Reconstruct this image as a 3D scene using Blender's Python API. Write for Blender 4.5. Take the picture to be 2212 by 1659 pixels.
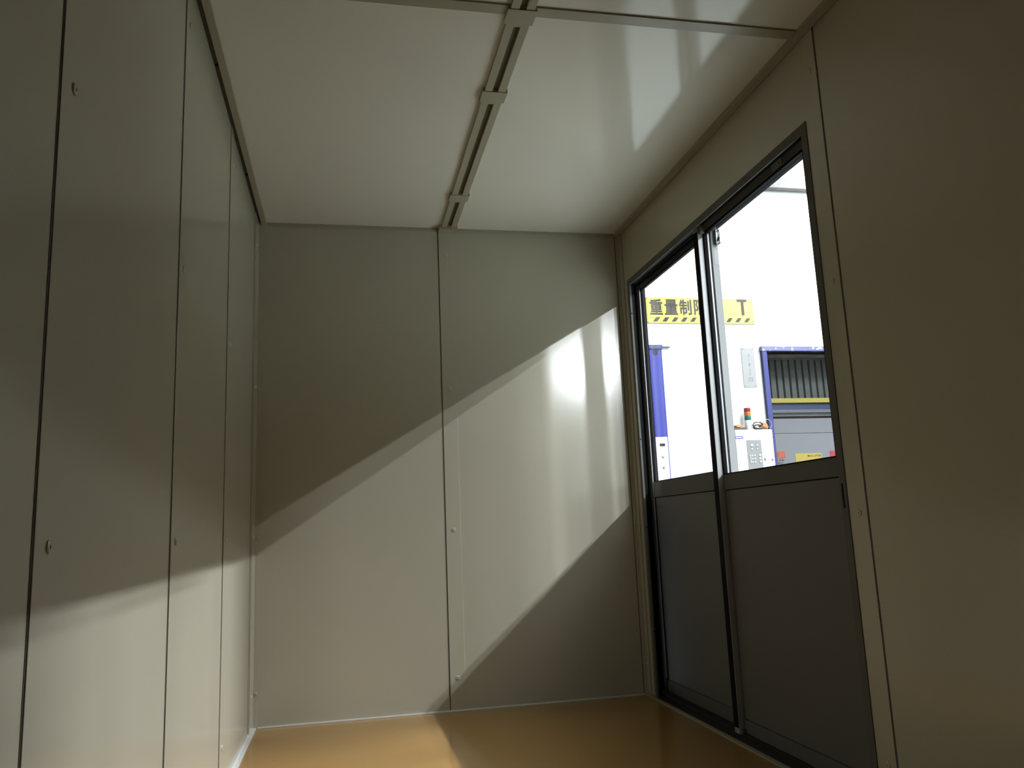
import bpy, bmesh, math, random
from mathutils import Vector, Matrix

for _o in list(bpy.data.objects):
    bpy.data.objects.remove(_o)
SC = bpy.context.scene
COL = SC.collection
random.seed(7)

# ------------------------------------------------------------------ camera
F_PX = 1754.34
Rv = Vector((0.97923123, -0.19848389, -0.04135617))
Uv = Vector((0.00539487, -0.17839891, 0.98394346))
Fv = Vector((0.20267482, 0.96373128, 0.17362299))
cd = bpy.data.cameras.new('camera')
cam = bpy.data.objects.new('camera', cd)
COL.objects.link(cam)
cd.sensor_fit = 'HORIZONTAL'
cd.sensor_width = 36.0
cd.lens = F_PX / 2212 * 36.0
cd.clip_start = 0.02
cd.clip_end = 100
M = Matrix.Identity(4)
for i in range(3):
    M[i][0] = Rv[i]; M[i][1] = Uv[i]; M[i][2] = -Fv[i]
M[0][3], M[1][3], M[2][3] = 0.39375, 0.0, 0.80539
cam.matrix_world = M
SC.camera = cam

# ------------------------------------------------------------------ world, exposure, lamps
w = bpy.data.worlds.new('world')
SC.world = w
w.use_nodes = True
w.node_tree.nodes['Background'].inputs[0].default_value = (0.75, 0.85, 1.0, 1)
w.node_tree.nodes['Background'].inputs[1].default_value = 0.3
SC.view_settings.view_transform = 'Standard'
SC.view_settings.look = 'None'
SC.view_settings.gamma = 1.0
SC.view_settings.use_curve_mapping = False
SC.view_settings.exposure = 0.0
SC.cycles.max_bounces = 10
SC.cycles.diffuse_bounces = 6
SC.cycles.transparent_max_bounces = 16

LAMP_COL = (0.93, 0.96, 1.03)
# (x, y, z, watts) of the linear lamps hung in the hall, one row along the cabin
LAMPS = [(5.45, -8.5, 4.09, 2300), (5.45, -4.5, 4.09, 730), (5.45, -1.0, 4.09, 390),
         (6.10, 2.2, 4.75, 600), (6.10, 4.6, 4.77, 1100), (6.10, 6.7, 4.84, 900)]

# ------------------------------------------------------------------ material helpers
def mat(name, rgb, rough=0.5, metal=0.0, spec=0.5, noise=0.0, nscale=8.0, bump=0.0, bscale=200.0,
        coat=0.0, coat_rough=0.05):
    m = bpy.data.materials.new(name)
    m.use_nodes = True
    nt = m.node_tree
    b = nt.nodes['Principled BSDF']
    b.inputs['Base Color'].default_value = (*rgb, 1)
    b.inputs['Roughness'].default_value = rough
    b.inputs['Metallic'].default_value = metal
    b.inputs['Specular IOR Level'].default_value = spec
    b.inputs['Coat Weight'].default_value = coat
    b.inputs['Coat Roughness'].default_value = coat_rough
    tc = nt.nodes.new('ShaderNodeTexCoord')
    if noise > 0:
        n = nt.nodes.new('ShaderNodeTexNoise')
        n.inputs['Scale'].default_value = nscale
        n.inputs['Detail'].default_value = 4
        nt.links.new(tc.outputs['Object'], n.inputs['Vector'])
        r = nt.nodes.new('ShaderNodeMixRGB')
        r.blend_type = 'MIX'
        r.inputs[1].default_value = (*[c * (1 - noise) for c in rgb], 1)
        r.inputs[2].default_value = (*[min(1, c * (1 + noise)) for c in rgb], 1)
        nt.links.new(n.outputs['Fac'], r.inputs[0])
        nt.links.new(r.outputs[0], b.inputs['Base Color'])
    if bump > 0:
        n2 = nt.nodes.new('ShaderNodeTexNoise')
        n2.inputs['Scale'].default_value = bscale
        n2.inputs['Detail'].default_value = 3
        nt.links.new(tc.outputs['Object'], n2.inputs['Vector'])
        bp = nt.nodes.new('ShaderNodeBump')
        bp.inputs['Strength'].default_value = bump
        bp.inputs['Distance'].default_value = 0.001
        nt.links.new(n2.outputs['Fac'], bp.inputs['Height'])
        nt.links.new(bp.outputs['Normal'], b.inputs['Normal'])
    return m

def chipped(name, rgb, rgb2, scale, lo, hi, rough=0.5):
    """paint with chips or stains of a second colour"""
    m = mat(name, rgb, rough)
    nt = m.node_tree
    b = nt.nodes['Principled BSDF']
    tc = nt.nodes.new('ShaderNodeTexCoord')
    n = nt.nodes.new('ShaderNodeTexNoise')
    n.inputs['Scale'].default_value = scale
    n.inputs['Detail'].default_value = 6
    nt.links.new(tc.outputs['Object'], n.inputs['Vector'])
    cr = nt.nodes.new('ShaderNodeValToRGB')
    cr.color_ramp.elements[0].position = lo
    cr.color_ramp.elements[0].color = (*rgb, 1)
    cr.color_ramp.elements[1].position = hi
    cr.color_ramp.elements[1].color = (*rgb2, 1)
    nt.links.new(n.outputs['Fac'], cr.inputs[0])
    nt.links.new(cr.outputs[0], b.inputs['Base Color'])
    return m

MT = {
    'wall': mat('cream_painted_steel', (0.43, 0.4, 0.315), 0.15, spec=0.5, noise=0.015, nscale=3, bump=0.04, bscale=900),
    'trim': mat('cream_painted_trim', (0.335, 0.305, 0.225), 0.3, spec=0.5),
    'ceil': mat('white_ceiling_panel', (0.68, 0.645, 0.57), 0.09, spec=0.47, bump=0.02, bscale=700),
    'slot': mat('slot_inside', (0.09, 0.065, 0.03), 0.6),
    'floor': mat('ochre_floor_sheet', (0.325, 0.183, 0.058), 0.12, spec=0.5, noise=0.03, nscale=5),
    'screw': mat('painted_screw', (0.43, 0.4, 0.32), 0.28),
    'alu': mat('grey_anodised_aluminium', (0.115, 0.112, 0.10), 0.6, spec=0.12),
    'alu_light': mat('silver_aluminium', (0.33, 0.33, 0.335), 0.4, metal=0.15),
    'alu_outer': mat('dull_silver_aluminium', (0.22, 0.22, 0.225), 0.5),
    'alu_dark_shaded': mat('dark_shaded_aluminium', (0.028, 0.027, 0.025), 0.5, spec=0.15),  # aluminium darkened in colour for the shade on the recessed far leaf
    'panel': mat('grey_door_panel', (0.125, 0.118, 0.105), 0.5, spec=0.2),
    'joint': mat('brown_joint_shade', (0.075, 0.065, 0.045), 0.6),  # brown painted in for the shade line along joints and gaps
    'rubber_and_shade': mat('black_gasket_and_shade', (0.005, 0.005, 0.006), 0.7, spec=0.08),
    'sill': mat('floor_channel', (0.62, 0.62, 0.60), 0.35),
    'steel': mat('bright_steel', (0.12, 0.12, 0.12), 0.3, metal=0.8),
    'paper': mat('white_paper', (0.3, 0.3, 0.3), 0.6),
    'faint': mat('grey_print', (0.045, 0.045, 0.045), 0.6),
    'hall_wall': mat('white_hall_paint', (0.42, 0.42, 0.41), 0.7, noise=0.02, nscale=1.5),
    'hall_floor': mat('hall_concrete_floor', (0.3, 0.33, 0.31), 0.45, noise=0.1, nscale=2),
    'hall_ceil': mat('hall_ceiling', (0.6, 0.6, 0.6), 0.8),
    'beam': chipped('stained_beam_paint', (0.078, 0.071, 0.070), (0.050, 0.046, 0.045), 9, 0.42, 0.72, 0.8),
    'blue': mat('blue_paint', (0.01, 0.014, 0.13), 0.5, noise=0.08, nscale=6, spec=0.15),
    'bluechip': chipped('chipped_blue_paint', (0.017, 0.020, 0.07), (0.2, 0.2, 0.2), 16, 0.58, 0.64),
    'yellow': mat('yellow_sign', (0.23, 0.195, 0.042), 0.5, noise=0.03, nscale=20, spec=0.15),
    'ink': mat('brown_black_print', (0.016, 0.013, 0.012), 0.6, spec=0.15),
    'plate': mat('grey_metal_plate', (0.11, 0.11, 0.11), 0.5, noise=0.05, nscale=10, spec=0.15),
    'shutter': mat('dark_ribbed_steel', (0.024, 0.027, 0.026), 0.55, noise=0.1, nscale=6, spec=0.15),
    'dark': mat('dark_gap', (0.004, 0.004, 0.0045), 0.7, spec=0.15),
    'grime': chipped('grimy_underside', (0.014, 0.014, 0.022), (0.035, 0.033, 0.033), 9, 0.45, 0.6),
    'ybar': mat('yellow_bar_paint', (0.12, 0.1, 0.018), 0.5, spec=0.15),
    'navy': mat('navy_strip', (0.012, 0.017, 0.036), 0.5, spec=0.15),
    'mach': mat('pale_grey_machine', (0.058, 0.059, 0.064), 0.45, noise=0.03, nscale=5, spec=0.15),
    'mach2': mat('grey_machine_lip', (0.04, 0.041, 0.049), 0.45, spec=0.15),
    'red': mat('red_label', (0.115, 0.012, 0.018), 0.5, spec=0.15),
    'orange': mat('orange_label', (0.125, 0.03, 0.012), 0.5, spec=0.15),
    'ylabel': mat('ochre_label', (0.12, 0.092, 0.022), 0.5, spec=0.15),
    'cab': mat('white_cabinet_paint', (0.32, 0.32, 0.32), 0.4),
    'cabside': mat('cabinet_edge', (0.17, 0.172, 0.18), 0.5),
    'keypad': mat('grey_keypad', (0.1, 0.1, 0.101), 0.5, spec=0.15),
    'button': mat('white_button', (0.35, 0.35, 0.35), 0.4),
    'lred': mat('red_lens', (0.09, 0.006, 0.014), 0.25, spec=0.15),
    'lorange': mat('orange_lens', (0.2, 0.06, 0.005), 0.25, spec=0.15),
    'lgreen': mat('green_lens', (0.003, 0.05, 0.036), 0.25, spec=0.15),
    'glove': mat('orange_cloth', (0.15, 0.07, 0.022), 0.9, noise=0.25, nscale=30),
    'cable': mat('black_cable', (0.006, 0.006, 0.006), 0.5),
    'cable2': mat('brown_cable', (0.04, 0.025, 0.018), 0.5),
    'bluelab': mat('blue_label', (0.035, 0.04, 0.14), 0.5, spec=0.15),
    'lamp_body': mat('lamp_housing', (0.8, 0.8, 0.8), 0.4),
    'lintel_shadow': mat('pale_lintel_shadow', (0.12, 0.12, 0.12), 0.5),
    'out_wall': mat('cabin_outside', (0.62, 0.60, 0.54), 0.5),
}

def glass_mat():
    m = bpy.data.materials.new('clear_glass')
    m.use_nodes = True
    nt = m.node_tree
    nt.nodes.clear()
    out = nt.nodes.new('ShaderNodeOutputMaterial')
    tr = nt.nodes.new('ShaderNodeBsdfTransparent')
    tr.inputs[0].default_value = (0.95, 0.97, 0.96, 1)
    gl = nt.nodes.new('ShaderNodeBsdfGlossy')
    gl.inputs['Roughness'].default_value = 0.0
    fc = nt.nodes.new('ShaderNodeLayerWeight')
    fc.inputs['Blend'].default_value = 0.5
    pw = nt.nodes.new('ShaderNodeMath'); pw.operation = 'POWER'; pw.inputs[1].default_value = 4.0
    nt.links.new(fc.outputs['Facing'], pw.inputs[0])
    lw = nt.nodes.new('ShaderNodeMath'); lw.operation = 'MULTIPLY_ADD'; lw.inputs[1].default_value = 0.45; lw.inputs[2].default_value = 0.03
    nt.links.new(pw.outputs[0], lw.inputs[0])
    mx = nt.nodes.new('ShaderNodeMixShader')
    nt.links.new(lw.outputs[0], mx.inputs[0])
    nt.links.new(tr.outputs[0], mx.inputs[1])
    nt.links.new(gl.outputs[0], mx.inputs[2])
    nt.links.new(mx.outputs[0], out.inputs[0])
    return m
MT['glass'] = glass_mat()

def emit_mat():
    m = bpy.data.materials.new('lamp_diffuser')
    m.use_nodes = True
    b = m.node_tree.nodes['Principled BSDF']
    b.inputs['Base Color'].default_value = (0.9, 0.9, 0.9, 1)
    b.inputs['Emission Color'].default_value = (*LAMP_COL, 1)
    b.inputs['Emission Strength'].default_value = 8
    return m
MT['diffuser'] = emit_mat()

# ------------------------------------------------------------------ mesh helpers
class MB:
    def __init__(self):
        self.bm = bmesh.new()

    def _take(self, b2):
        me = bpy.data.meshes.new('tmp')
        b2.to_mesh(me); b2.free()
        self.bm.from_mesh(me)
        bpy.data.meshes.remove(me)

    def box(self, x0, x1, y0, y1, z0, z1, bev=0.0, seg=2):
        b = bmesh.new()
        bmesh.ops.create_cube(b, size=1)
        for v in b.verts:
            v.co = Vector((x0 + (v.co.x + .5) * (x1 - x0), y0 + (v.co.y + .5) * (y1 - y0), z0 + (v.co.z + .5) * (z1 - z0)))
        if bev > 0:
            bmesh.ops.bevel(b, geom=list(b.edges), offset=bev, segments=seg, profile=0.5, affect='EDGES')
        self._take(b)
        return self

    def dome(self, c, n, r, h, seg=20):
        """low domed screw head with a rim, on a surface with normal n"""
        n = Vector(n).normalized()
        q = n.to_track_quat('Z', 'Y')
        prof = [(r, 0), (r, h * .35), (r * .93, h * .6), (r * .75, h * .85), (r * .45, h), (r * .30, h), (r * .27, h * .6), (0, h * .6)]
        return self.lathe(c, q, prof, seg)

    def lathe(self, c, q, prof, seg=24):
        b = bmesh.new()
        rings = []
        for (rr, hh) in prof:
            if rr < 1e-7:
                rings.append([b.verts.new((0, 0, hh))])
            else:
                rings.append([b.verts.new((rr * math.cos(2 * math.pi * k / seg), rr * math.sin(2 * math.pi * k / seg), hh)) for k in range(seg)])
        for a, c2 in zip(rings[:-1], rings[1:]):
            for k in range(seg):
                k2 = (k + 1) % seg
                if len(a) > 1 and len(c2) > 1:
                    b.faces.new((a[k], a[k2], c2[k2], c2[k]))
                elif len(a) > 1:
                    b.faces.new((a[k], a[k2], c2[0]))
                elif len(c2) > 1:
                    b.faces.new((a[0], c2[k2], c2[k]))
        Mx = Matrix.Translation(Vector(c)) @ q.to_matrix().to_4x4()
        bmesh.ops.transform(b, matrix=Mx, verts=b.verts)
        for f in b.faces:
            f.smooth = True
        bmesh.ops.recalc_face_normals(b, faces=b.faces)
        self._take(b)
        return self

    def prism(self, pts, axis, a0, a1):
        """polygon pts in the two other axes extruded from a0 to a1 along axis ('x','y','z')"""
        b = bmesh.new()
        def P(p, a):
            if axis == 'x': return (a, p[0], p[1])
            if axis == 'y': return (p[0], a, p[1])
            return (p[0], p[1], a)
        v0 = [b.verts.new(P(p, a0)) for p in pts]
        v1 = [b.verts.new(P(p, a1)) for p in pts]
        b.faces.new(v0); b.faces.new(v1[::-1])
        n = len(pts)
        for k in range(n):
            b.faces.new((v0[k], v1[k], v1[(k + 1) % n], v0[(k + 1) % n]))
        bmesh.ops.recalc_face_normals(b, faces=b.faces)
        self._take(b)
        return self

    def tube(self, pts, r, seg=8):
        b = bmesh.new()
        pts = [Vector(p) for p in pts]
        rings = []
        for i, p in enumerate(pts):
            t = (pts[min(i + 1, len(pts) - 1)] - pts[max(i - 1, 0)]).normalized()
            q = t.to_track_quat('Z', 'Y')
            rings.append([b.verts.new(p + q @ Vector((r * math.cos(2 * math.pi * k / seg), r * math.sin(2 * math.pi * k / seg), 0))) for k in range(seg)])
        for a, c in zip(rings[:-1], rings[1:]):
            for k in range(seg):
                f = b.faces.new((a[k], a[(k + 1) % seg], c[(k + 1) % seg], c[k])); f.smooth = True
        b.faces.new(rings[0][::-1]); b.faces.new(rings[-1])
        bmesh.ops.recalc_face_normals(b, faces=b.faces)
        self._take(b)
        return self

    def build(self, name, m, parent=None, origin=None):
        me = bpy.data.meshes.new(name)
        o = bpy.data.objects.new(name, me)
        if origin is not None:
            bmesh.ops.translate(self.bm, verts=self.bm.verts, vec=-Vector(origin))
            o.location = origin
        self.bm.to_mesh(me); self.bm.free()
        me.materials.append(m if not isinstance(m, str) else MT[m])
        COL.objects.link(o)
        if parent is not None:
            o.parent = parent
            if origin is None:
                o.matrix_parent_inverse = Matrix.Translation(-WLOC.get(parent.name, Vector((0, 0, 0))))
            else:
                o.matrix_parent_inverse = Matrix.Translation(-WLOC.get(parent.name, Vector((0, 0, 0))))
            WLOC[o.name] = Vector(origin) if origin is not None else Vector((0, 0, 0))
        else:
            WLOC[o.name] = Vector(origin) if origin is not None else Vector((0, 0, 0))
        return o
WLOC = {}

def tag(o, label=None, cat=None, group=None, kind=None):
    if label: o['label'] = label
    if cat: o['category'] = cat
    if group: o['group'] = group
    if kind: o['kind'] = kind
    return o

def empty(name, loc, label=None, cat=None, group=None, kind=None):
    o = bpy.data.objects.new(name, None)
    o.empty_display_size = 0.05
    COL.objects.link(o)
    o.location = loc
    WLOC[o.name] = Vector(loc)
    return tag(o, label, cat, group, kind)

def text_mesh(parent, name, s, h, pos, normal_y=True, m='ink', offset=0.0, sx=1.0, xc=None):
    """text standing in a plane facing -y; pos = lower left corner, h = glyph height"""
    cu = bpy.data.curves.new('txt', 'FONT')
    cu.body = s
    cu.size = 1.0
    cu.offset = offset
    cu.extrude = 0.01
    tmp = bpy.data.objects.new('txt', cu)
    COL.objects.link(tmp)
    bpy.context.view_layer.update()
    dg = bpy.context.evaluated_depsgraph_get()
    me = bpy.data.meshes.new_from_object(tmp.evaluated_get(dg))
    bpy.data.objects.remove(tmp)
    b = bmesh.new(); b.from_mesh(me)
    xs = [v.co.x for v in b.verts]; ys = [v.co.y for v in b.verts]
    x0, y0 = min(xs), min(ys)
    sc = h / max(1e-6, (max(ys) - y0))
    for v in b.verts:
        X = (v.co.x - x0) * sc * sx; Z = (v.co.y - y0) * sc; D = v.co.z / 0.01 * 0.0006
        v.co = Vector((pos[0] + X, pos[1] - 0.0006 - D, pos[2] + Z))
    mb = MB(); mb.bm.free(); mb.bm = b
    bmesh.ops.recalc_face_normals(b, faces=b.faces)
    bpy.data.meshes.remove(me)
    return mb.build(name, m, parent)

# ------------------------------------------------------------------ cabin dimensions
W, Y, H = 1.80, 3.835, 2.279
YB = -1.6
T = 0.05
DY0, DY1, DZ = 2.10, 3.748, 2.007

# floor: glossy ochre sheet
tag(MB().box(-T, W + 0.0, YB - T, Y + T, -0.06, 0.0).build('floor', 'floor'), 'glossy ochre yellow floor sheet of the cabin', None, None, 'structure')

# ---- walls with their cover strips and screws
wl = MB().box(-T, 0, YB - T, Y + T, 0.0, H + .06).build('wall_left', 'wall')
tag(wl, 'cream painted steel panel wall on the left', None, None, 'structure')
wf = MB().box(0.0, W + 0.03, Y, Y + T, 0.0, H + .06).build('wall_far', 'wall')
tag(wf, 'cream painted end wall with a slanting patch of light', None, None, 'structure')
wr = MB()
wr.box(W, W + T, YB - T, DY0, 0.0, H + .06)
wr.box(W, W + T, DY0, Y, DZ, H + .06)
wr.box(W, W + 0.028, DY1, Y, 0.0, DZ)
wr = wr.build('wall_right', 'wall')
tag(wr, 'cream painted wall on the right that holds the sliding doors', None, None, 'structure')
wb = MB().box(0.0, W, YB - T, YB, 0.0, H + .06).build('wall_back', 'wall')
tag(wb, None, None, None, 'structure')

SZ = (0.145, 0.805, 1.475, 2.145)
def screw(parent, c, n, r=0.0098, h=0.0026):
    return MB().dome(c, n, r, h).build('screw', 'screw', parent)

# left wall strips: near edge y, far edge y
for y0 in (-1.35, -0.50, 0.345, 1.166, 2.020, 2.862):
    s = MB().box(-0.002, 0.0026, y0, y0 + 0.078, 0.0, H, 0.0008).build('cover_strip', 'wall', wl)
    for z in SZ:
        screw(s, (0.0026, y0 + 0.052, z), (1, 0, 0))
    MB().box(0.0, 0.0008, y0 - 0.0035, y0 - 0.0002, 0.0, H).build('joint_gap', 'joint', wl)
# left wall seam next to the corner post
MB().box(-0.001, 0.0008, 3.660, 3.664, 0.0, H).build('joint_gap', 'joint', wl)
# far-left corner post (angle)
cp = MB()
cp.prism([(-0.001, 3.690), (0.004, 3.690), (0.004, 3.8285), (0.022, 3.8285), (0.022, Y + .001), (-0.001, Y + .001)], 'z', 0.0, H)
cp = cp.build('corner_post', 'wall', wl)
for z in SZ:
    screw(cp, (0.004, 3.760, z), (1, 0, 0), 0.008)
    screw(cp, (0.0125, 3.8285, z), (0, -1, 0), 0.0075)
# middle strip of the end wall
ms = MB().box(0.857, 0.926, Y - 0.003, Y + .002, 0.0, H, 0.0008).build('cover_strip', 'wall', wf)
for z in SZ:
    screw(ms, (0.8925, Y - 0.003, z), (0, -1, 0))
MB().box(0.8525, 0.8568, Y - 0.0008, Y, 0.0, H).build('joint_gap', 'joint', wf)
# thin white upstand at the foot of the end wall
MB().box(0.022, 1.778, Y - 0.006, Y, 0.0, 0.007, 0.001).build('skirting', 'sill', wf)
# far-right corner post
rp = MB()
rp.prism([(1.778, Y + .001), (1.778, Y - 0.0035), (1.7965, Y - 0.0035), (1.7965, 3.797), (W + .001, 3.797), (W + .001, Y + .001)], 'z', 0.0, H)
rp = rp.build('corner_post', 'wall', wf)
for z in SZ:
    screw(rp, (1.787, Y - 0.0035, z), (0, -1, 0), 0.007)
    screw(rp, (1.7965, 3.816, z), (-1, 0, 0), 0.007)
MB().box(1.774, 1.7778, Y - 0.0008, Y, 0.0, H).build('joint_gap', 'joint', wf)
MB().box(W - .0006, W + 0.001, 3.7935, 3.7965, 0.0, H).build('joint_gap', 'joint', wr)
# strip beside the near jamb
rs = MB().box(W - 0.0026, W + .002, 2.0165, 2.082, 0.0, H, 0.0008).build('cover_strip', 'wall', wr)
for z in SZ:
    screw(rs, (W - 0.0026, 2.052, z), (-1, 0, 0))
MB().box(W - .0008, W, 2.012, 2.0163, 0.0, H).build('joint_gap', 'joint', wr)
for y0 in (-1.35, -0.50, 0.345, 1.17):
    s = MB().box(W - 0.0026, W + .002, y0, y0 + 0.078, 0.0, H, 0.0008).build('cover_strip', 'wall', wr)
    for z in SZ:
        screw(s, (W - 0.0026, y0 + 0.04, z), (-1, 0, 0))

# ---- ceiling
ce = MB().box(0.0, W, YB, Y, H + 0.004, H + .06).build('ceiling', 'ceil')
tag(ce, 'glossy white ceiling panels of the cabin', None, None, 'structure')
n = 1
def trim(mb, label, m='trim'):
    global n
    o = mb.build('trim_%d' % n, m)
    n += 1
    return tag(o, label, None, None, 'structure')
t1 = trim(MB().box(0.0145, 0.038, YB, Y - .012, H - 0.011, H + .008, 0.001), 'cream ceiling edge trim along the left wall')
MB().box(0.0, 0.0143, YB, Y - .012, H - 0.001, H + .008).build('joint_gap', 'joint', t1)  # gap coloured dark for the shadow between trim and wall
for y0 in (0.9, 1.7, 2.47, 3.28):
    MB().dome((0.0075, y0, H - 0.001), (0, 0, -1), 0.0055, 0.004, 12).build('rivet', 'dark', t1)
trim(MB().box(W - 0.030, W - 0.003, YB, Y - .012, H - 0.011, H + .008, 0.001), 'cream ceiling edge trim above the sliding doors')
trim(MB().box(0.0, W, Y - 0.012, Y, H - 0.009, H + .008, 0.001), 'cream ceiling edge trim along the end wall')
for y0 in (2.052, 0.25, -1.5):
    trim(MB().box(0.038, W - 0.030, y0, y0 + 0.042, H - 0.0013, H + .008, 0.0004), 'cream flat bar across the ceiling' if y0 > 1 else None)

# ---- slotted channel down the middle of the ceiling, four pieces in view
def channel(y0, y1, label, slot_end=0.0):
    """head at y0 (near end), slotted body runs to y1"""
    e = empty('ceiling_channel', (0.904, y0, H + .004), label, 'ceiling channel', 'slotted ceiling channel pieces')
    b = MB()
    za, zb = H - 0.008, H + .004
    b.box(0.8685, 0.8945, y0 + 0.004, y1, za, zb, 0.0007)      # left cheek
    b.box(0.9145, 0.9405, y0 + 0.004, y1, za, zb, 0.0007)      # right cheek
    b.box(0.8943, 0.9147, y0 + 0.004, y0 + 0.084, za, zb)
    b.build('channel_body', 'trim', e)
    MB().box(0.8943, 0.9147, y0 + 0.084, y1, zb - 0.0025, zb).build('slot', 'slot', e)
    MB().box(0.8610, 0.9480, y0, y0 + 0.070, H - 0.0105, zb, 0.0008).build('joint_cap', 'trim', e)
    return e
channel(0.30, 1.175, 'slotted cream ceiling channel overhead before the crossing bar')
channel(1.175, 2.055, 'slotted cream ceiling channel piece cut by the top of the photo')
channel(2.055, 2.505, 'slotted cream ceiling channel piece starting at the crossing bar')
channel(2.505, 3.382, 'longest slotted cream ceiling channel piece in the middle of the run')
channel(3.382, 3.772, 'shortest slotted cream ceiling channel piece nearest the end wall')
ec = MB().box(0.8560, 0.9470, 3.775, Y, H - 0.020, H + .004, 0.001).build('channel_end_cap', 'trim')
tag(ec, 'cream end cap of the ceiling channel above the middle wall strip', 'end cap')

# ---- floor channels
trim(MB().box(0.0, 0.017, YB, Y - .006, 0.0, 0.006, 0.0008).box(0.0, 0.003, YB, Y - .006, 0, 0.016), 'pale metal floor channel along the left wall', 'sill')
trim(MB().box(W - 0.020, W, YB, Y - .004, 0.0, 0.005, 0.0008), 'pale metal floor channel in front of the sliding doors', 'trim')

# ------------------------------------------------------------------ sliding doors
XF0, XF1 = W + 0.002, 1.945
fr = empty('trim_%d' % n, (W + .05, (DY0 + DY1) / 2, 0), 'dark grey aluminium frame around the two sliding doors', None, None, 'structure'); n += 1
MB().box(W - .003, W + .0005, DY0, DY1, DZ - 0.032, DZ, 0.0004).build('head', 'alu', fr)
MB().box(W + .004, W + .030, DY0 + .001, DY1, DZ + 0.012, DZ + 0.03).box(W + .030, XF1, DY0 - .02, 3.90, 2.045, 2.075).box(1.876, 1.884, DY0, 3.90, 2.018, 2.05).box(1.926, XF1, DY0, 3.90, 2.010, 2.05).box(W + .004, W + T + .002, DY0 + .001, 3.80, DZ - 0.002, DZ + .001).build('head_track', 'rubber_and_shade', fr)  # recess shade painted black; outer fin added to block a light leak
jm = MB()
jm.box(W - .003, W + .007, DY1 - .027, DY1, 0.0, DZ - .0322, 0.0006)
jt = MB()
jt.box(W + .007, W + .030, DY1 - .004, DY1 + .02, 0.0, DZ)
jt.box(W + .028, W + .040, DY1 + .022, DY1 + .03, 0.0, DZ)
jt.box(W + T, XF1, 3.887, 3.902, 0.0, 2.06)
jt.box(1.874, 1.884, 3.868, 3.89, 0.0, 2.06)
jm = jm.build('jamb', 'alu', fr)
jt.build('jamb_track', 'rubber_and_shade', jm)  # black colour stands in for shade in the jamb pocket
jn = MB()
jn.box(W + .001, XF1, DY0 - .0, DY0 + .018, 0.0, 2.06)
jn.box(W - .003, W + .004, DY0, DY0 + .030, 0.0, DZ - .0322, 0.0006)
jn = jn.build('jamb', 'alu', fr)
MB().box(W, XF1, DY0, 3.90, -0.05, 0.008).box(1.842, 1.846, DY0, 3.90, 0.008, 0.016).box(1.905, 1.909, DY0, 3.90, 0.008, 0.016).box(1.926, XF1, DY0, 3.90, 0.008, 0.030).build('sill_track', 'alu_dark_shaded', fr)  # outer fin added to block light leaking under the leaves
for z in (1.83, 1.2, 0.78, 0.3):
    MB().dome((W + .002, DY1 - .027, z), (0, -1, 0), 0.0035, 0.0015, 14).build('screw', 'dark', jm)

# near leaf (inner track)
d1 = empty('door_1', (1.86, 2.55, 0.01), 'nearer grey sliding door leaf with glass above a solid panel', None, None, 'structure')
zt = 2.012
MB().box(1.857, 1.882, 2.122, 2.222, 0.009, zt, 0.001).build('stile', 'alu', d1)
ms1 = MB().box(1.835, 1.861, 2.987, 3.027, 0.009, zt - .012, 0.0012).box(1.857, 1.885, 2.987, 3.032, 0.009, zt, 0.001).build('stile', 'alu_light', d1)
MB().box(1.8335, 1.8352, 2.989, 3.027, 0.03, zt - .03).build('seal_strip', 'rubber_and_shade', ms1)
MB().box(1.857, 1.882, 2.222, 2.987, 1.979, zt, 0.001).build('top_rail', 'alu', d1)
MB().box(1.857, 1.882, 2.222, 2.987, 0.916, 0.974, 0.001).build('middle_rail', 'alu', d1)
MB().box(1.857, 1.882, 2.222, 2.987, 0.009, 0.062, 0.001).build('bottom_rail', 'alu', d1)
MB().box(1.861, 1.875, 2.222, 2.982, 0.064, 0.912).build('lower_panel', 'panel', d1)
MB().box(1.864, 1.872, 2.218, 2.987, 0.060, 0.917).build('panel_seal', 'rubber_and_shade', d1)
g = MB()
for (a0, a1, b0, b1) in ((2.222, 2.987, 0.974, 0.979), (2.222, 2.987, 1.970, 1.979), (2.222, 2.227, 0.974, 1.979), (2.977, 2.987, 0.974, 1.979)):
    g.box(1.8585, 1.873, a0, a1, b0, b1)
g.build('gasket', 'rubber_and_shade', d1)
MB().box(1.8645, 1.8685, 2.224, 2.982, 0.976, 1.975).build('glass_pane', 'glass', d1)
MB().box(W - .0036, W - .0028, DY0 + .013, DY0 + .021, 0.820, 0.890).build('latch_slot', 'rubber_and_shade', jn)
stk = MB().box(1.8563, 1.857, 2.348, 2.412, 1.984, 2.008).build('maker_sticker', mat('dark_sticker', (0.13, 0.127, 0.118), 0.4), d1)
mk = MB()
for (a0, a1, b0, b1) in ((2.352, 2.408, 1.986, 1.9875), (2.352, 2.408, 2.0045, 2.006), (2.352, 2.354, 1.986, 2.006), (2.406, 2.408, 1.986, 2.006), (2.370, 2.373, 1.992, 2.000), (2.378, 2.381, 1.992, 2.000), (2.388, 2.392, 1.992, 2.000)):
    mk.box(1.8558, 1.8564, a0, a1, b0, b1)
mk.build('sticker_print', 'sill', stk)
# block at the top of the meeting stile
MB().box(1.838, 1.858, 2.965, 3.024, 1.970, 2.004, 0.002).dome((1.838, 2.998, 1.988), (-1, 0, 0), .006, .003).build('stile_cap', 'alu', d1)
MB().box(1.838, 1.858, 2.975, 3.022, 0.010, 0.030, 0.002).build('stile_foot', 'alu', d1)

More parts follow.
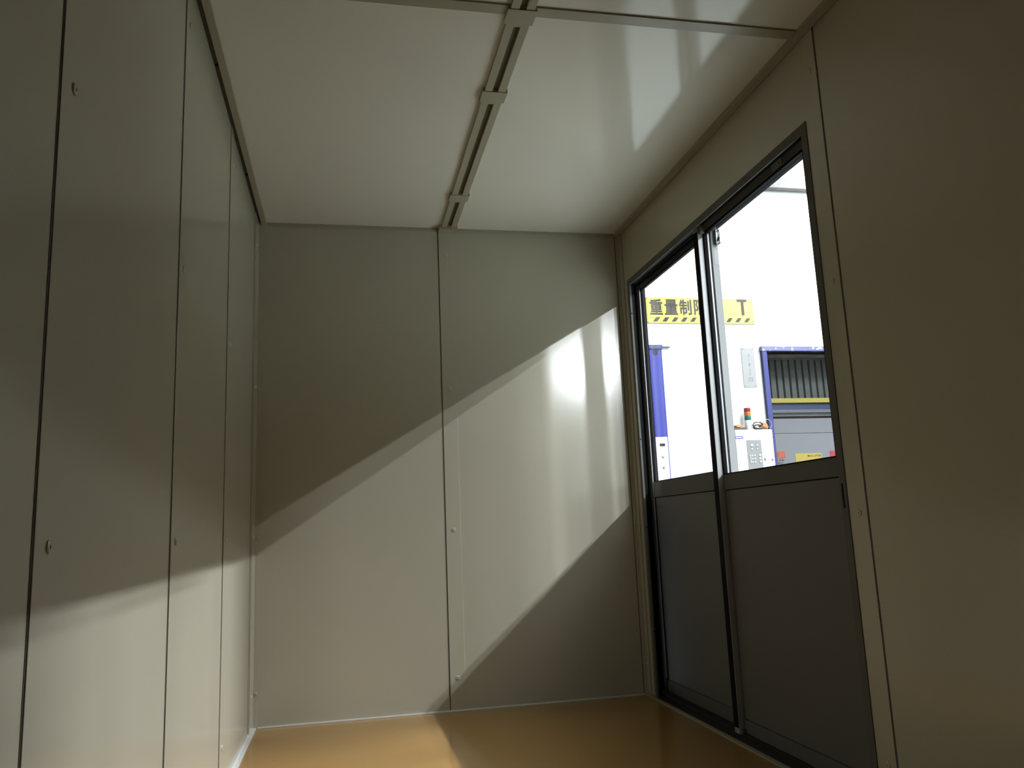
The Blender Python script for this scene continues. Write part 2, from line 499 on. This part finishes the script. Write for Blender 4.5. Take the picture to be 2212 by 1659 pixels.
# far leaf (outer track)
d2 = empty('door_2', (1.905, 3.44, 0.01), 'farther grey sliding door leaf with glass above a solid panel', None, None, 'structure')
ms2 = MB().box(1.893, 1.922, 2.987, 3.045, 0.009, zt, 0.001).build('stile', 'alu_outer', d2)
MB().box(1.8855, 1.893, 2.990, 3.02, 0.018, zt).build('brush_seal', 'rubber_and_shade', ms2)
MB().box(1.889, 1.915, 3.828, 3.882, 0.009, zt, 0.001).build('stile', 'alu_dark_shaded', d2)
MB().box(1.889, 1.8935, 3.8235, 3.8285, 0.07, 1.985).build('stile_lit_edge', 'alu_light', d2)  # pale strip added for the lit side face of the far stile
MB().box(1.893, 1.915, 3.045, 3.828, 1.990, zt, 0.001).build('top_rail', 'alu_dark_shaded', d2)
MB().box(1.893, 1.915, 3.045, 3.828, 0.922, 0.996, 0.001).build('middle_rail', 'alu', d2)
MB().box(1.893, 1.915, 3.045, 3.828, 0.009, 0.062, 0.001).build('bottom_rail', 'alu', d2)
MB().box(1.897, 1.910, 3.048, 3.823, 0.064, 0.918).build('lower_panel', 'panel', d2)
MB().box(1.900, 1.908, 3.043, 3.830, 0.060, 0.925).build('panel_seal', 'rubber_and_shade', d2)
g = MB()
for (a0, a1, b0, b1) in ((3.045, 3.828, 0.996, 1.000), (3.045, 3.828, 1.983, 1.990), (3.818, 3.828, 0.990, 1.990), (3.045, 3.050, 0.990, 1.990)):
    g.box(1.896, 1.908, a0, a1, b0, b1)
g.build('gasket', 'rubber_and_shade', d2)
MB().box(1.9000, 1.9040, 3.047, 3.823, 0.992, 1.986).build('glass_pane', 'glass', d2)
br = MB().box(1.905, 1.925, 2.968, 2.986, 1.925, 1.990, 0.003).tube([(1.917, 2.962, 1.985), (1.922, 2.962, 1.960), (1.915, 2.962, 1.940), (1.921, 2.962, 1.925)], 0.004).build('latch_bracket', 'steel', d2)
MB().box(1.901, 1.920, 2.9862, 2.9868, 1.842, 1.905).build('white_sticker', 'paper', d2)

# cabin roof outside
tag(MB().box(-T, XF1, YB - T, 3.90, H + .06, H + .12).build('roof', 'out_wall'), None, None, None, 'structure')
tag(MB().box(W + T, XF1, DY0 - .02, 3.90, 2.075, 2.10).build('trim_%d' % n, 'alu'), None, None, None, 'structure'); n += 1

# ------------------------------------------------------------------ the hall outside
YO = 7.9
GZ = -0.06
def st(mb, name, m, label=None):
    return tag(mb.build(name, m), label, None, None, 'structure')
st(MB().box(-6, 14, -12, 10.5, GZ - .1, GZ), 'floor_hall', 'hall_floor')
hw = MB()
OX0, OX1, OZ = 4.862, 7.40, 2.570      # opening of the lifter bay
hw.box(-6, OX0, YO, YO + .15, GZ, 6.2)
hw.box(OX0, OX1, YO, YO + .15, OZ, 6.2)
hw.box(OX1, 14, YO, YO + .15, GZ, 6.2)
st(hw, 'wall_hall', 'hall_wall', 'white hall wall seen through the door glass')
st(MB().box(13.9, 14, -12, YO, GZ, 6.2), 'wall_hall_right', 'hall_wall')
st(MB().box(-6, 14, -12.1, -12, GZ, 6.2), 'wall_hall_back', 'hall_wall')
st(MB().box(-6.1, -6, -12, YO, GZ, 6.2), 'wall_hall_left', 'hall_wall')
st(MB().box(-6, 14, -12, YO + .15, 6.2, 6.3), 'ceiling_hall', 'hall_ceil')
st(MB().box(-6, 13.9, YO - .10, YO, 4.435, 4.50, .004).box(-6, 13.9, YO - .07, YO, 4.50, 4.57, .004), 'trim_%d' % n, 'beam', 'stained grey ledge high on the hall wall'); n += 1
# lifter bay behind the opening
st(MB().box(OX0 - .3, OX0 - .25, YO + .15, 10.4, GZ, 3.2).box(OX1 + .25, OX1 + .3, YO + .15, 10.4, GZ, 3.2)
   .box(OX0 - .3, OX1 + .3, 10.4, 10.5, GZ, 3.2).box(OX0 - .3, OX1 + .3, YO + .15, 10.5, 3.2, 3.3), 'wall_bay', 'mach2')

# yellow weight limit sign
sg = empty('warning_sign', (4.16, YO, 2.875), 'yellow sign with large black characters and hazard stripes on the white wall', 'sign')
sb = MB().box(3.542, 4.780, YO - .012, YO - .001, 2.875, 3.157, 0.002).build('sign_board', 'yellow', sg)
ys = YO - .012
hz = MB()
pitch = 0.1045
k = 0
x = 3.610
while x < 4.70:
    hz.prism([(x, 2.893), (x + .046, 2.893), (x + .084, 2.940), (x + .038, 2.940)], 'y', ys - .001, ys + .0005)
    x += pitch
hz.prism([(3.580, 2.938), (3.592, 2.938), (3.584, 2.926)], 'y', ys - .001, ys + .0005)
hz.prism([(4.745, 2.896), (4.762, 2.896), (4.762, 2.912)], 'y', ys - .001, ys + .0005)
hz.build('hazard_stripes', 'ink', sb)
for i, ch in enumerate('重量制限'):
    text_mesh(sb, 'character', ch, 0.172, (3.583 + .168 * i, ys, 2.967), offset=0.021, sx=0.83)
tt = MB().prism([(4.592, 3.126), (4.597, 3.121), (4.637, 3.121), (4.637, 2.974), (4.642, 2.970), (4.666, 2.970), (4.671, 2.974),
                 (4.671, 3.121), (4.703, 3.121), (4.708, 3.126), (4.708, 3.145), (4.703, 3.150), (4.597, 3.150), (4.592, 3.145)], 'y', ys - .001, ys + .0005).build('letter', 'ink', sb)
for (x, z) in ((3.555, 2.884), (4.770, 2.884), (3.555, 3.148), (4.770, 3.148)):
    MB().dome((x, ys, z), (0, -1, 0), 0.006, 0.003, 12).build('rivet', 'plate', sg)

# blue door post with call panel
bp = empty('blue_post', (3.55, YO, GZ), 'blue painted steel post at the left with a rusty mark near its top', 'door post')
MB().box(3.30, 3.668, YO - .045, YO, GZ, 2.582, 0.003).build('post_face', 'blue', bp)
MB().box(3.295, 3.674, YO - .055, YO, 2.586, 2.630, 0.003).build('post_cap', mat('blue_cap', (0.02, 0.025, 0.09), 0.5, spec=.15), bp)
MB().prism([(3.570, 2.575), (3.605, 2.580), (3.628, 2.572), (3.618, 2.545), (3.622, 2.530), (3.588, 2.515), (3.575, 2.522), (3.583, 2.540), (3.562, 2.545), (3.578, 2.555)], 'y', YO - .048, YO - .044).build('rust_patch', mat('rust', (0.02, 0.015, 0.014), 0.8, spec=0.1, noise=.5, nscale=30), bp)
MB().box(3.668, 3.780, YO - .040, YO, 2.612, 2.622, .002).build('lintel_shadow_edge', 'lintel_shadow', bp)  # grey bar standing in for a lintel's shadow edge on the wall
cpn = empty('call_panel', (3.59, YO - .045, 1.0), 'white call panel with black display and round buttons on the blue post', 'control panel')
MB().box(3.520, 3.652, YO - .063, YO - .046, 0.95, 1.655, 0.003).build('face_plate', 'cab', cpn)
MB().box(3.562, 3.620, YO - .066, YO - .063, 1.560, 1.588, 0.001).build('display', 'rubber_and_shade', cpn)
for z in (1.449, 1.340, 1.205, 1.08):
    MB().lathe((3.588, YO - .063, z), Vector((0, -1, 0)).to_track_quat('Z', 'Y'), [(0.013, 0), (0.013, .003), (0.009, .004), (0, .004)], 20).build('button', mat('grey_button', (0.08, 0.08, 0.08), 0.4), cpn)

# engraved metal plate
mp = empty('wall_plate', (4.67, YO, 2.176), 'grey metal plate with vertical engraving screwed to the white wall', 'plate')
MB().box(4.592, 4.745, YO - .006, YO - .001, 2.176, 2.612, 0.001).build('plate', 'plate', mp)
mk = MB()
yp = YO - .006
def bars(lst):
    m2 = MB()
    for (x0, x1, z0, z1) in lst:
        m2.box(x0, x1, yp - .0008, yp + .0003, z0, z1)
    m2.build('engraved_character', 'faint', mp)
cx = 4.676
mk.prism([(cx - .001, 2.545), (cx + .005, 2.545), (cx + .014, 2.508), (cx + .009, 2.508), (cx + .002, 2.532), (cx - .006, 2.508), (cx - .011, 2.508)], 'y', yp - .0008, yp + .0003)
bars([(cx - .004, cx + .006, 2.478, 2.484), (cx - .004, cx + .004, 2.474, 2.477)])
bars([(cx - .012, cx + .014, 2.434, 2.438), (cx - .010, cx + .012, 2.424, 2.428), (cx - .012, cx + .014, 2.414, 2.418), (cx - .002, cx + .002, 2.406, 2.440)])
bars([(cx - .003, cx + .001, 2.350, 2.388), (cx + .006, cx + .009, 2.352, 2.380), (cx - .010, cx + .012, 2.318, 2.322), (cx - .002, cx + .002, 2.305, 2.340)])
bars([(cx - .022, cx + .026, 2.278, 2.282), (cx - .022, cx + .026, 2.242, 2.246), (cx - .022, cx - .018, 2.242, 2.282), (cx + .018, cx + .026, 2.242, 2.282), (cx - .006, cx + .01, 2.258, 2.268)])
mk.build('engraved_character', 'faint', mp)
for (x, z) in ((4.610, 2.595), (4.728, 2.595), (4.612, 2.192), (4.728, 2.192)):
    MB().dome((x, yp, z), (0, -1, 0), 0.005, 0.003, 12).build('screw', 'faint', mp)

# blue frame round the bay
bf = empty('blue_door_frame', (6.1, YO, GZ), 'blue steel frame with chipped paint around the dark lifter bay', 'door frame')
MB().box(4.812, OX1 + .06, YO - .05, YO + .15, OZ, 2.622, 0.003).build('frame_head', 'bluechip', bf)
MB().box(4.818, OX0 + .012, YO - .045, YO + .15, GZ, OZ, 0.003).build('frame_post', mat('blue_post_paint', (0.014, 0.017, 0.07), 0.5, noise=.1, spec=.15), bf)
MB().box(OX1, OX1 + .05, YO - .045, YO + .15, GZ, OZ, 0.003).build('frame_post', 'bluechip', bf)
YI = 8.25
lip = tag(MB().box(OX0 - .2, OX1 + .2, YO + .15, YI - .03, 2.545, 2.66, .004).build('bay_lintel', 'grime'), 'grimy dark lintel just under the top of the blue frame', 'lintel')

sh = empty('ribbed_shutter', (6.1, YI, 2.08), 'dark ribbed shutter raised at the top of the lifter bay', 'shutter')
mb = MB()
x = 4.93
pit = 0.0830
xs = []
while x < 7.45:
    xs.append(x)
    x += pit
for x in xs:
    mb.prism([(x, YI), (x + .008, YI - .022), (x + pit - .018, YI - .022), (x + pit - .010, YI), (x + pit - .010, YI + .02), (x, YI + .02)], 'z', 2.10, 2.72)
mb.box(4.85, 7.5, YI + .012, YI + .02, 2.10, 2.72)
mb.build('ribbed_sheet', 'shutter', sh)
MB().box(4.85, 7.5, YI - .05, YI + .03, 2.052, 2.104, 0.003).build('bottom_bar', 'ybar', sh)
mc = empty('lifter_machine', (6.1, YI, GZ), 'pale grey machine body filling the bay under the yellow bar', 'machine')
MB().box(4.86, 7.5, YI - .02, YI + .3, 1.975, 2.048, 0.003).build('top_strip', 'navy', mc)
MB().box(4.86, 7.5, YI - .035, YI + .3, 1.940, 1.975, 0.003).build('top_lip', 'mach2', mc)
MB().box(4.86, 7.5, YI, YI + .6, 1.905, 1.940, 0.001).box(4.86, 7.5, YI + .0, YI + .6, 1.712, 1.878, 0.004).box(4.86, 7.5, YI - .012, YI + .6, GZ, 1.708, 0.004).build('body_panel', 'mach', mc)
MB().box(4.86, 7.5, YI + .02, YI + .5, 1.876, 1.907).build('dark_groove', 'dark', mc)
yl = YI - .012
def label(name, x0, x1, z0, z1, m, txt, **kw):
    e = tag(MB().box(x0, x1, yl - .0025, yl - .0002, z0, z1).build(name, m), txt, 'label')
    return e
l1 = label('orange_label', 5.055, 5.190, 1.441, 1.512, 'orange', 'orange label stuck on the machine beside the white cabinet')
MB().box(5.100, 5.104, yl - .004, yl - .002, 1.450, 1.500).build('print_mark', 'ink', l1)
l2 = label('white_label', 5.085, 5.190, 1.370, 1.432, 'mach', 'small pale label with two lines of print under the orange label')
mk = MB()
for (x0, x1) in ((5.092, 5.098), (5.112, 5.126), (5.130, 5.134), (5.142, 5.148), (5.152, 5.162), (5.166, 5.170)):
    mk.box(x0, x1, yl - .0035, yl - .002, 1.404, 1.424)
for (x0, x1) in ((5.092, 5.110), (5.114, 5.126), (5.130, 5.140), (5.148, 5.160)):
    mk.box(x0, x1, yl - .0035, yl - .002, 1.378, 1.390)
mk.build('printed_lines', 'ink', l2)
l3 = label('yellow_label', 5.315, 5.640, 1.350, 1.484, 'ylabel', 'ochre label reading MAC LIFTER on the grey machine')
text_mesh(l3, 'lettering', 'MAC LIFTER', 0.020, (5.465, yl - .0025, 1.445), offset=0.004, sx=1.12)
mk = MB()
mk.box(5.34, 5.45, yl - .0035, yl - .002, 1.432, 1.4335).box(5.352, 5.358, yl - .0035, yl - .002, 1.442, 1.448).box(5.400, 5.408, yl - .0035, yl - .002, 1.452, 1.462).box(5.340, 5.352, yl - .0035, yl - .002, 1.405, 1.412).box(5.356, 5.366, yl - .0035, yl - .002, 1.408, 1.424)
mk.build('small_print', 'ybar', l3)
l4 = label('red_label', 5.745, 5.90, 1.385, 1.505, 'red', 'red label at the right edge of the door glass')

# ------------------------------------------------------------------ white control cabinet
YC = 7.77
cbn = empty('control_cabinet', (4.57, YO, 0.9), 'white wall cabinet with grey keypad beside the blue frame', 'cabinet')
CX0, CX1, CZ1 = 4.365, 4.797, 1.708
MB().box(CX0, CX1, YC + .03, YO, 0.95, CZ1, 0.003).build('cabinet_body', 'cabside', cbn)
cdr = MB().box(CX0 + .010, CX1, YC, YC + .028, 0.96, CZ1 - .002, 0.003).build('cabinet_door', 'cab', cbn)
kx = lambda x: 0.394 + (x - 0.394) * (YC / 7.3)
kz = lambda z: 0.805 + (z - 0.805) * (YC / 7.3)
lb = MB().box(kx(4.128), kx(4.215), YC - .002, YC + .001, kz(1.563), kz(1.590)).build('name_label', 'bluelab', cdr)
mk = MB()
for i in range(6):
    mk.box(kx(4.136) + i * .013, kx(4.136) + i * .013 + .009, YC - .003, YC - .001, kz(1.571), kz(1.580))
mk.build('label_print', 'button', lb) if False else mk.build('label_print', 'button', cdr)
kp = MB().box(kx(4.246), kx(4.400), YC - .004, YC + .001, kz(1.15), kz(1.550), 0.001).build('keypad', 'keypad', cdr)
def btn(cx, cz, w, h):
    return MB().box(kx(cx) - w / 2, kx(cx) + w / 2, YC - .009, YC - .0035, kz(cz) - h / 2, kz(cz) + h / 2, 0.0015).build('key', 'button', cbn)
btn(4.297, 1.500, .026, .026); btn(4.352, 1.500, .014, .014)
btn(4.296, 1.463, .014, .014); btn(4.350, 1.463, .012, .012)
for i, zz in enumerate((1.396, 1.365, 1.333)):
    for j, xx in enumerate((4.292, 4.318)):
        btn(xx, zz, .013, .013)
    btn(4.374, zz + .004, .020, .016)
for i in range(6):
    btn(4.272, 1.397 - i * .0135, .010, .009)
mk = MB()
for (x0, x1, z0, z1) in ((4.280, 4.286, 1.517, 1.520), (4.290, 4.300, 1.517, 1.520), (4.304, 4.312, 1.517, 1.520), (4.335, 4.365, 1.517, 1.520), (4.285, 4.312, 1.477, 1.480), (4.336, 4.366, 1.477, 1.480)):
    MB().box(kx(x0), kx(x1), YC - .0052, YC - .0038, kz(z0), kz(z1)).build('key_caption', 'faint', cbn)
# pointing-hand pictograms
def hand(px, pz, s, flip=1):
    mk = MB()
    mk.lathe((px, YC - .0005, pz), Vector((0, -1, 0)).to_track_quat('Z', 'Y'), [(s * .55, 0), (s * .55, .0012), (0, .0012)], 14)
    for a in (35, 65, 95, 130):
        ca, sa = math.cos(math.radians(a)) * flip, math.sin(math.radians(a))
        mk.tube([(px + ca * s * .3, YC - .0012, pz + sa * s * .3), (px + ca * s * 1.25, YC - .0012, pz + sa * s * 1.25)], s * .16, 6)
    mk.build('hand_symbol', 'plate', cdr)
hand(kx(4.428), kz(1.352), .018, -1)
hand(kx(4.505), kz(1.348), .016, 1)
# small latches on the side edge
for z in (1.50, 1.42):
    MB().box(CX0 - .006, CX0 + .008, YC - .002, YC + .020, kz(z) - .012, kz(z) + .012, .002).build('hinge', 'faint', cbn)
# drill holes marks on cabinet top corners
for x in (4.135, 4.512):
    MB().dome((kx(x), YC, kz(1.612)), (0, -1, 0), 0.006, 0.003, 12).build('door_screw', 'plate', cdr)

# signal tower on the cabinet
tw = empty('signal_tower', (4.568, 7.835, CZ1), 'stack light with red, orange and green lenses on the white cabinet', 'stack light')
YT = 7.835
tx = 0.394 + (4.283 - 0.394) * (YT / 7.3)
tz = lambda z: 0.805 + (z - 0.805) * (YT / 7.3)
UP = Vector((0, 0, 1)).to_track_quat('Z', 'Y')
def cyl(name, z0, z1, r, m):
    return MB().lathe((tx, YT, z0), UP, [(0, 0), (r * .97, 0), (r, .004), (r, (z1 - z0) - .004), (r * .97, (z1 - z0)), (0, z1 - z0)], 28).build(name, m, tw)
cyl('tower_base', CZ1, tz(1.742), .038, 'cab')
cyl('green_lens', tz(1.742), tz(1.785), .035, 'lgreen')
cyl('orange_lens', tz(1.785), tz(1.826), .035, 'lorange')
cyl('red_lens', tz(1.826), tz(1.866), .035, 'lred')

# things lying on the cabinet
def blob(name, x0, x1, y0, y1, z0, z1, m, label_, cat, seed):
    rnd = random.Random(seed)
    b = bmesh.new()
    bmesh.ops.create_icosphere(b, subdivisions=3, radius=0.5)
    for v in b.verts:
        c = v.co.copy()
        k = 1 + 0.16 * math.sin(c.x * 11 + seed) * math.cos(c.z * 13 + seed * 2) + 0.10 * math.sin(c.y * 17 + c.x * 9) + rnd.uniform(-.03, .03)
        c *= k
        if c.z < -.35: c.z = -.35
        v.co = Vector(((x0 + x1) / 2 + c.x * (x1 - x0), (y0 + y1) / 2 + c.y * (y1 - y0), z0 + (c.z + .35) / .85 * (z1 - z0)))
    mb = MB(); mb.bm.free(); mb.bm = b
    for f in b.faces: f.smooth = True
    return tag(mb.build(name, m), label_, cat)
blob('orange_cloth', 4.405, 4.51, 7.80, 7.88, CZ1 + .012, CZ1 + .062, 'glove', 'crumpled orange cloth left of the stack light', 'cloth', 3)
blob('orange_cloth', 4.69, 4.785, 7.79, 7.88, CZ1 + .003, CZ1 + .075, 'glove', 'crumpled orange cloth right of the stack light', 'cloth', 5)
tag(MB().prism([(4.368, CZ1), (4.505, CZ1), (4.505, CZ1 + .022), (4.42, CZ1 + .020), (4.368, CZ1 + .010)], 'y', 7.775, 7.798).build('black_pad', 'cable'), 'flat black strap on the cabinet top left of the stack light', 'strap')
def coil(name, m, cx, cz, R, turns, r, seed, label_, sq=.55, y=7.80):
    rnd = random.Random(seed)
    pts = []
    N = turns * 16
    for i in range(N):
        a = 2 * math.pi * i / 16
        rr = R * (1 + .16 * math.sin(i * .37 + seed))
        pts.append((cx + rr * math.cos(a), y + .012 * math.sin(a * .5 + i * .05), cz + rr * sq * math.sin(a) + .004 * math.sin(i * .21)))
    return tag(MB().tube(pts, r, 6).build(name, m), label_, 'cable')
coil('cable_coil', 'cable', 4.645, CZ1 + .026, .045, 5, .0040, 2, 'coiled black cable on the cabinet top right of the stack light', .48)
coil('cable_coil', 'cable2', 4.655, CZ1 + .050, .055, 6, .0032, 5, 'loose brown cable loops heaped over the black cable coil', .60, 7.785)
pts = [(4.73, 7.785, CZ1 + .085), (4.765, 7.785, CZ1 + .105), (4.800, 7.785, CZ1 + .08), (4.806, 7.785, CZ1 + .035), (4.775, 7.785, CZ1 + .005)]
sm = []
for i in range(len(pts) - 1):
    P = [Vector(pts[min(max(k, 0), len(pts) - 1)]) for k in (i - 1, i, i + 1, i + 2)]
    for q in range(6):
        t = q / 6
        sm.append(0.5 * ((2 * P[1]) + (P[2] - P[0]) * t + (2 * P[0] - 5 * P[1] + 4 * P[2] - P[3]) * t * t + (3 * P[1] - P[0] - 3 * P[2] + P[3]) * t ** 3))
tag(MB().tube(sm, .004, 6).build('cable_loop', 'plate'), 'thin grey cable loop standing against the blue frame post', 'cable')

# ------------------------------------------------------------------ hall lamps
lamp0 = None
for i, (x, y, z, p) in enumerate(LAMPS):
    e = empty('linear_lamp', (x, y, z), 'linear lamp hung from the hall ceiling beyond the sliding doors', 'lamp', 'linear lamps in a row')
    MB().box(x - .09, x + .09, y - .65, y + .65, z + .012, z + .07, 0.008).build('lamp_housing', 'lamp_body', e)
    for yy in (y - .5, y + .494):
        MB().box(x - .003, x + .003, yy, yy + .006, z + .07, 6.2).build('suspension_wire', 'steel', e)
    ld = bpy.data.lights.new('lamp_light', 'AREA')
    ld.shape = 'RECTANGLE'; ld.size = 0.06; ld.size_y = 1.2
    ld.energy = p; ld.color = LAMP_COL
    lo = bpy.data.objects.new('lamp_light', ld)
    COL.objects.link(lo)
    lo.parent = e
    lu = ld.copy(); lu.energy = p * 0.35
    lo2 = bpy.data.objects.new('added_uplight', lu)  # added upward light that brightens the wall above the ledge
    COL.objects.link(lo2)
    lo2.parent = e; lo2.rotation_euler = (math.pi, 0, 0); lo2.location = (0, 0, 0.08)
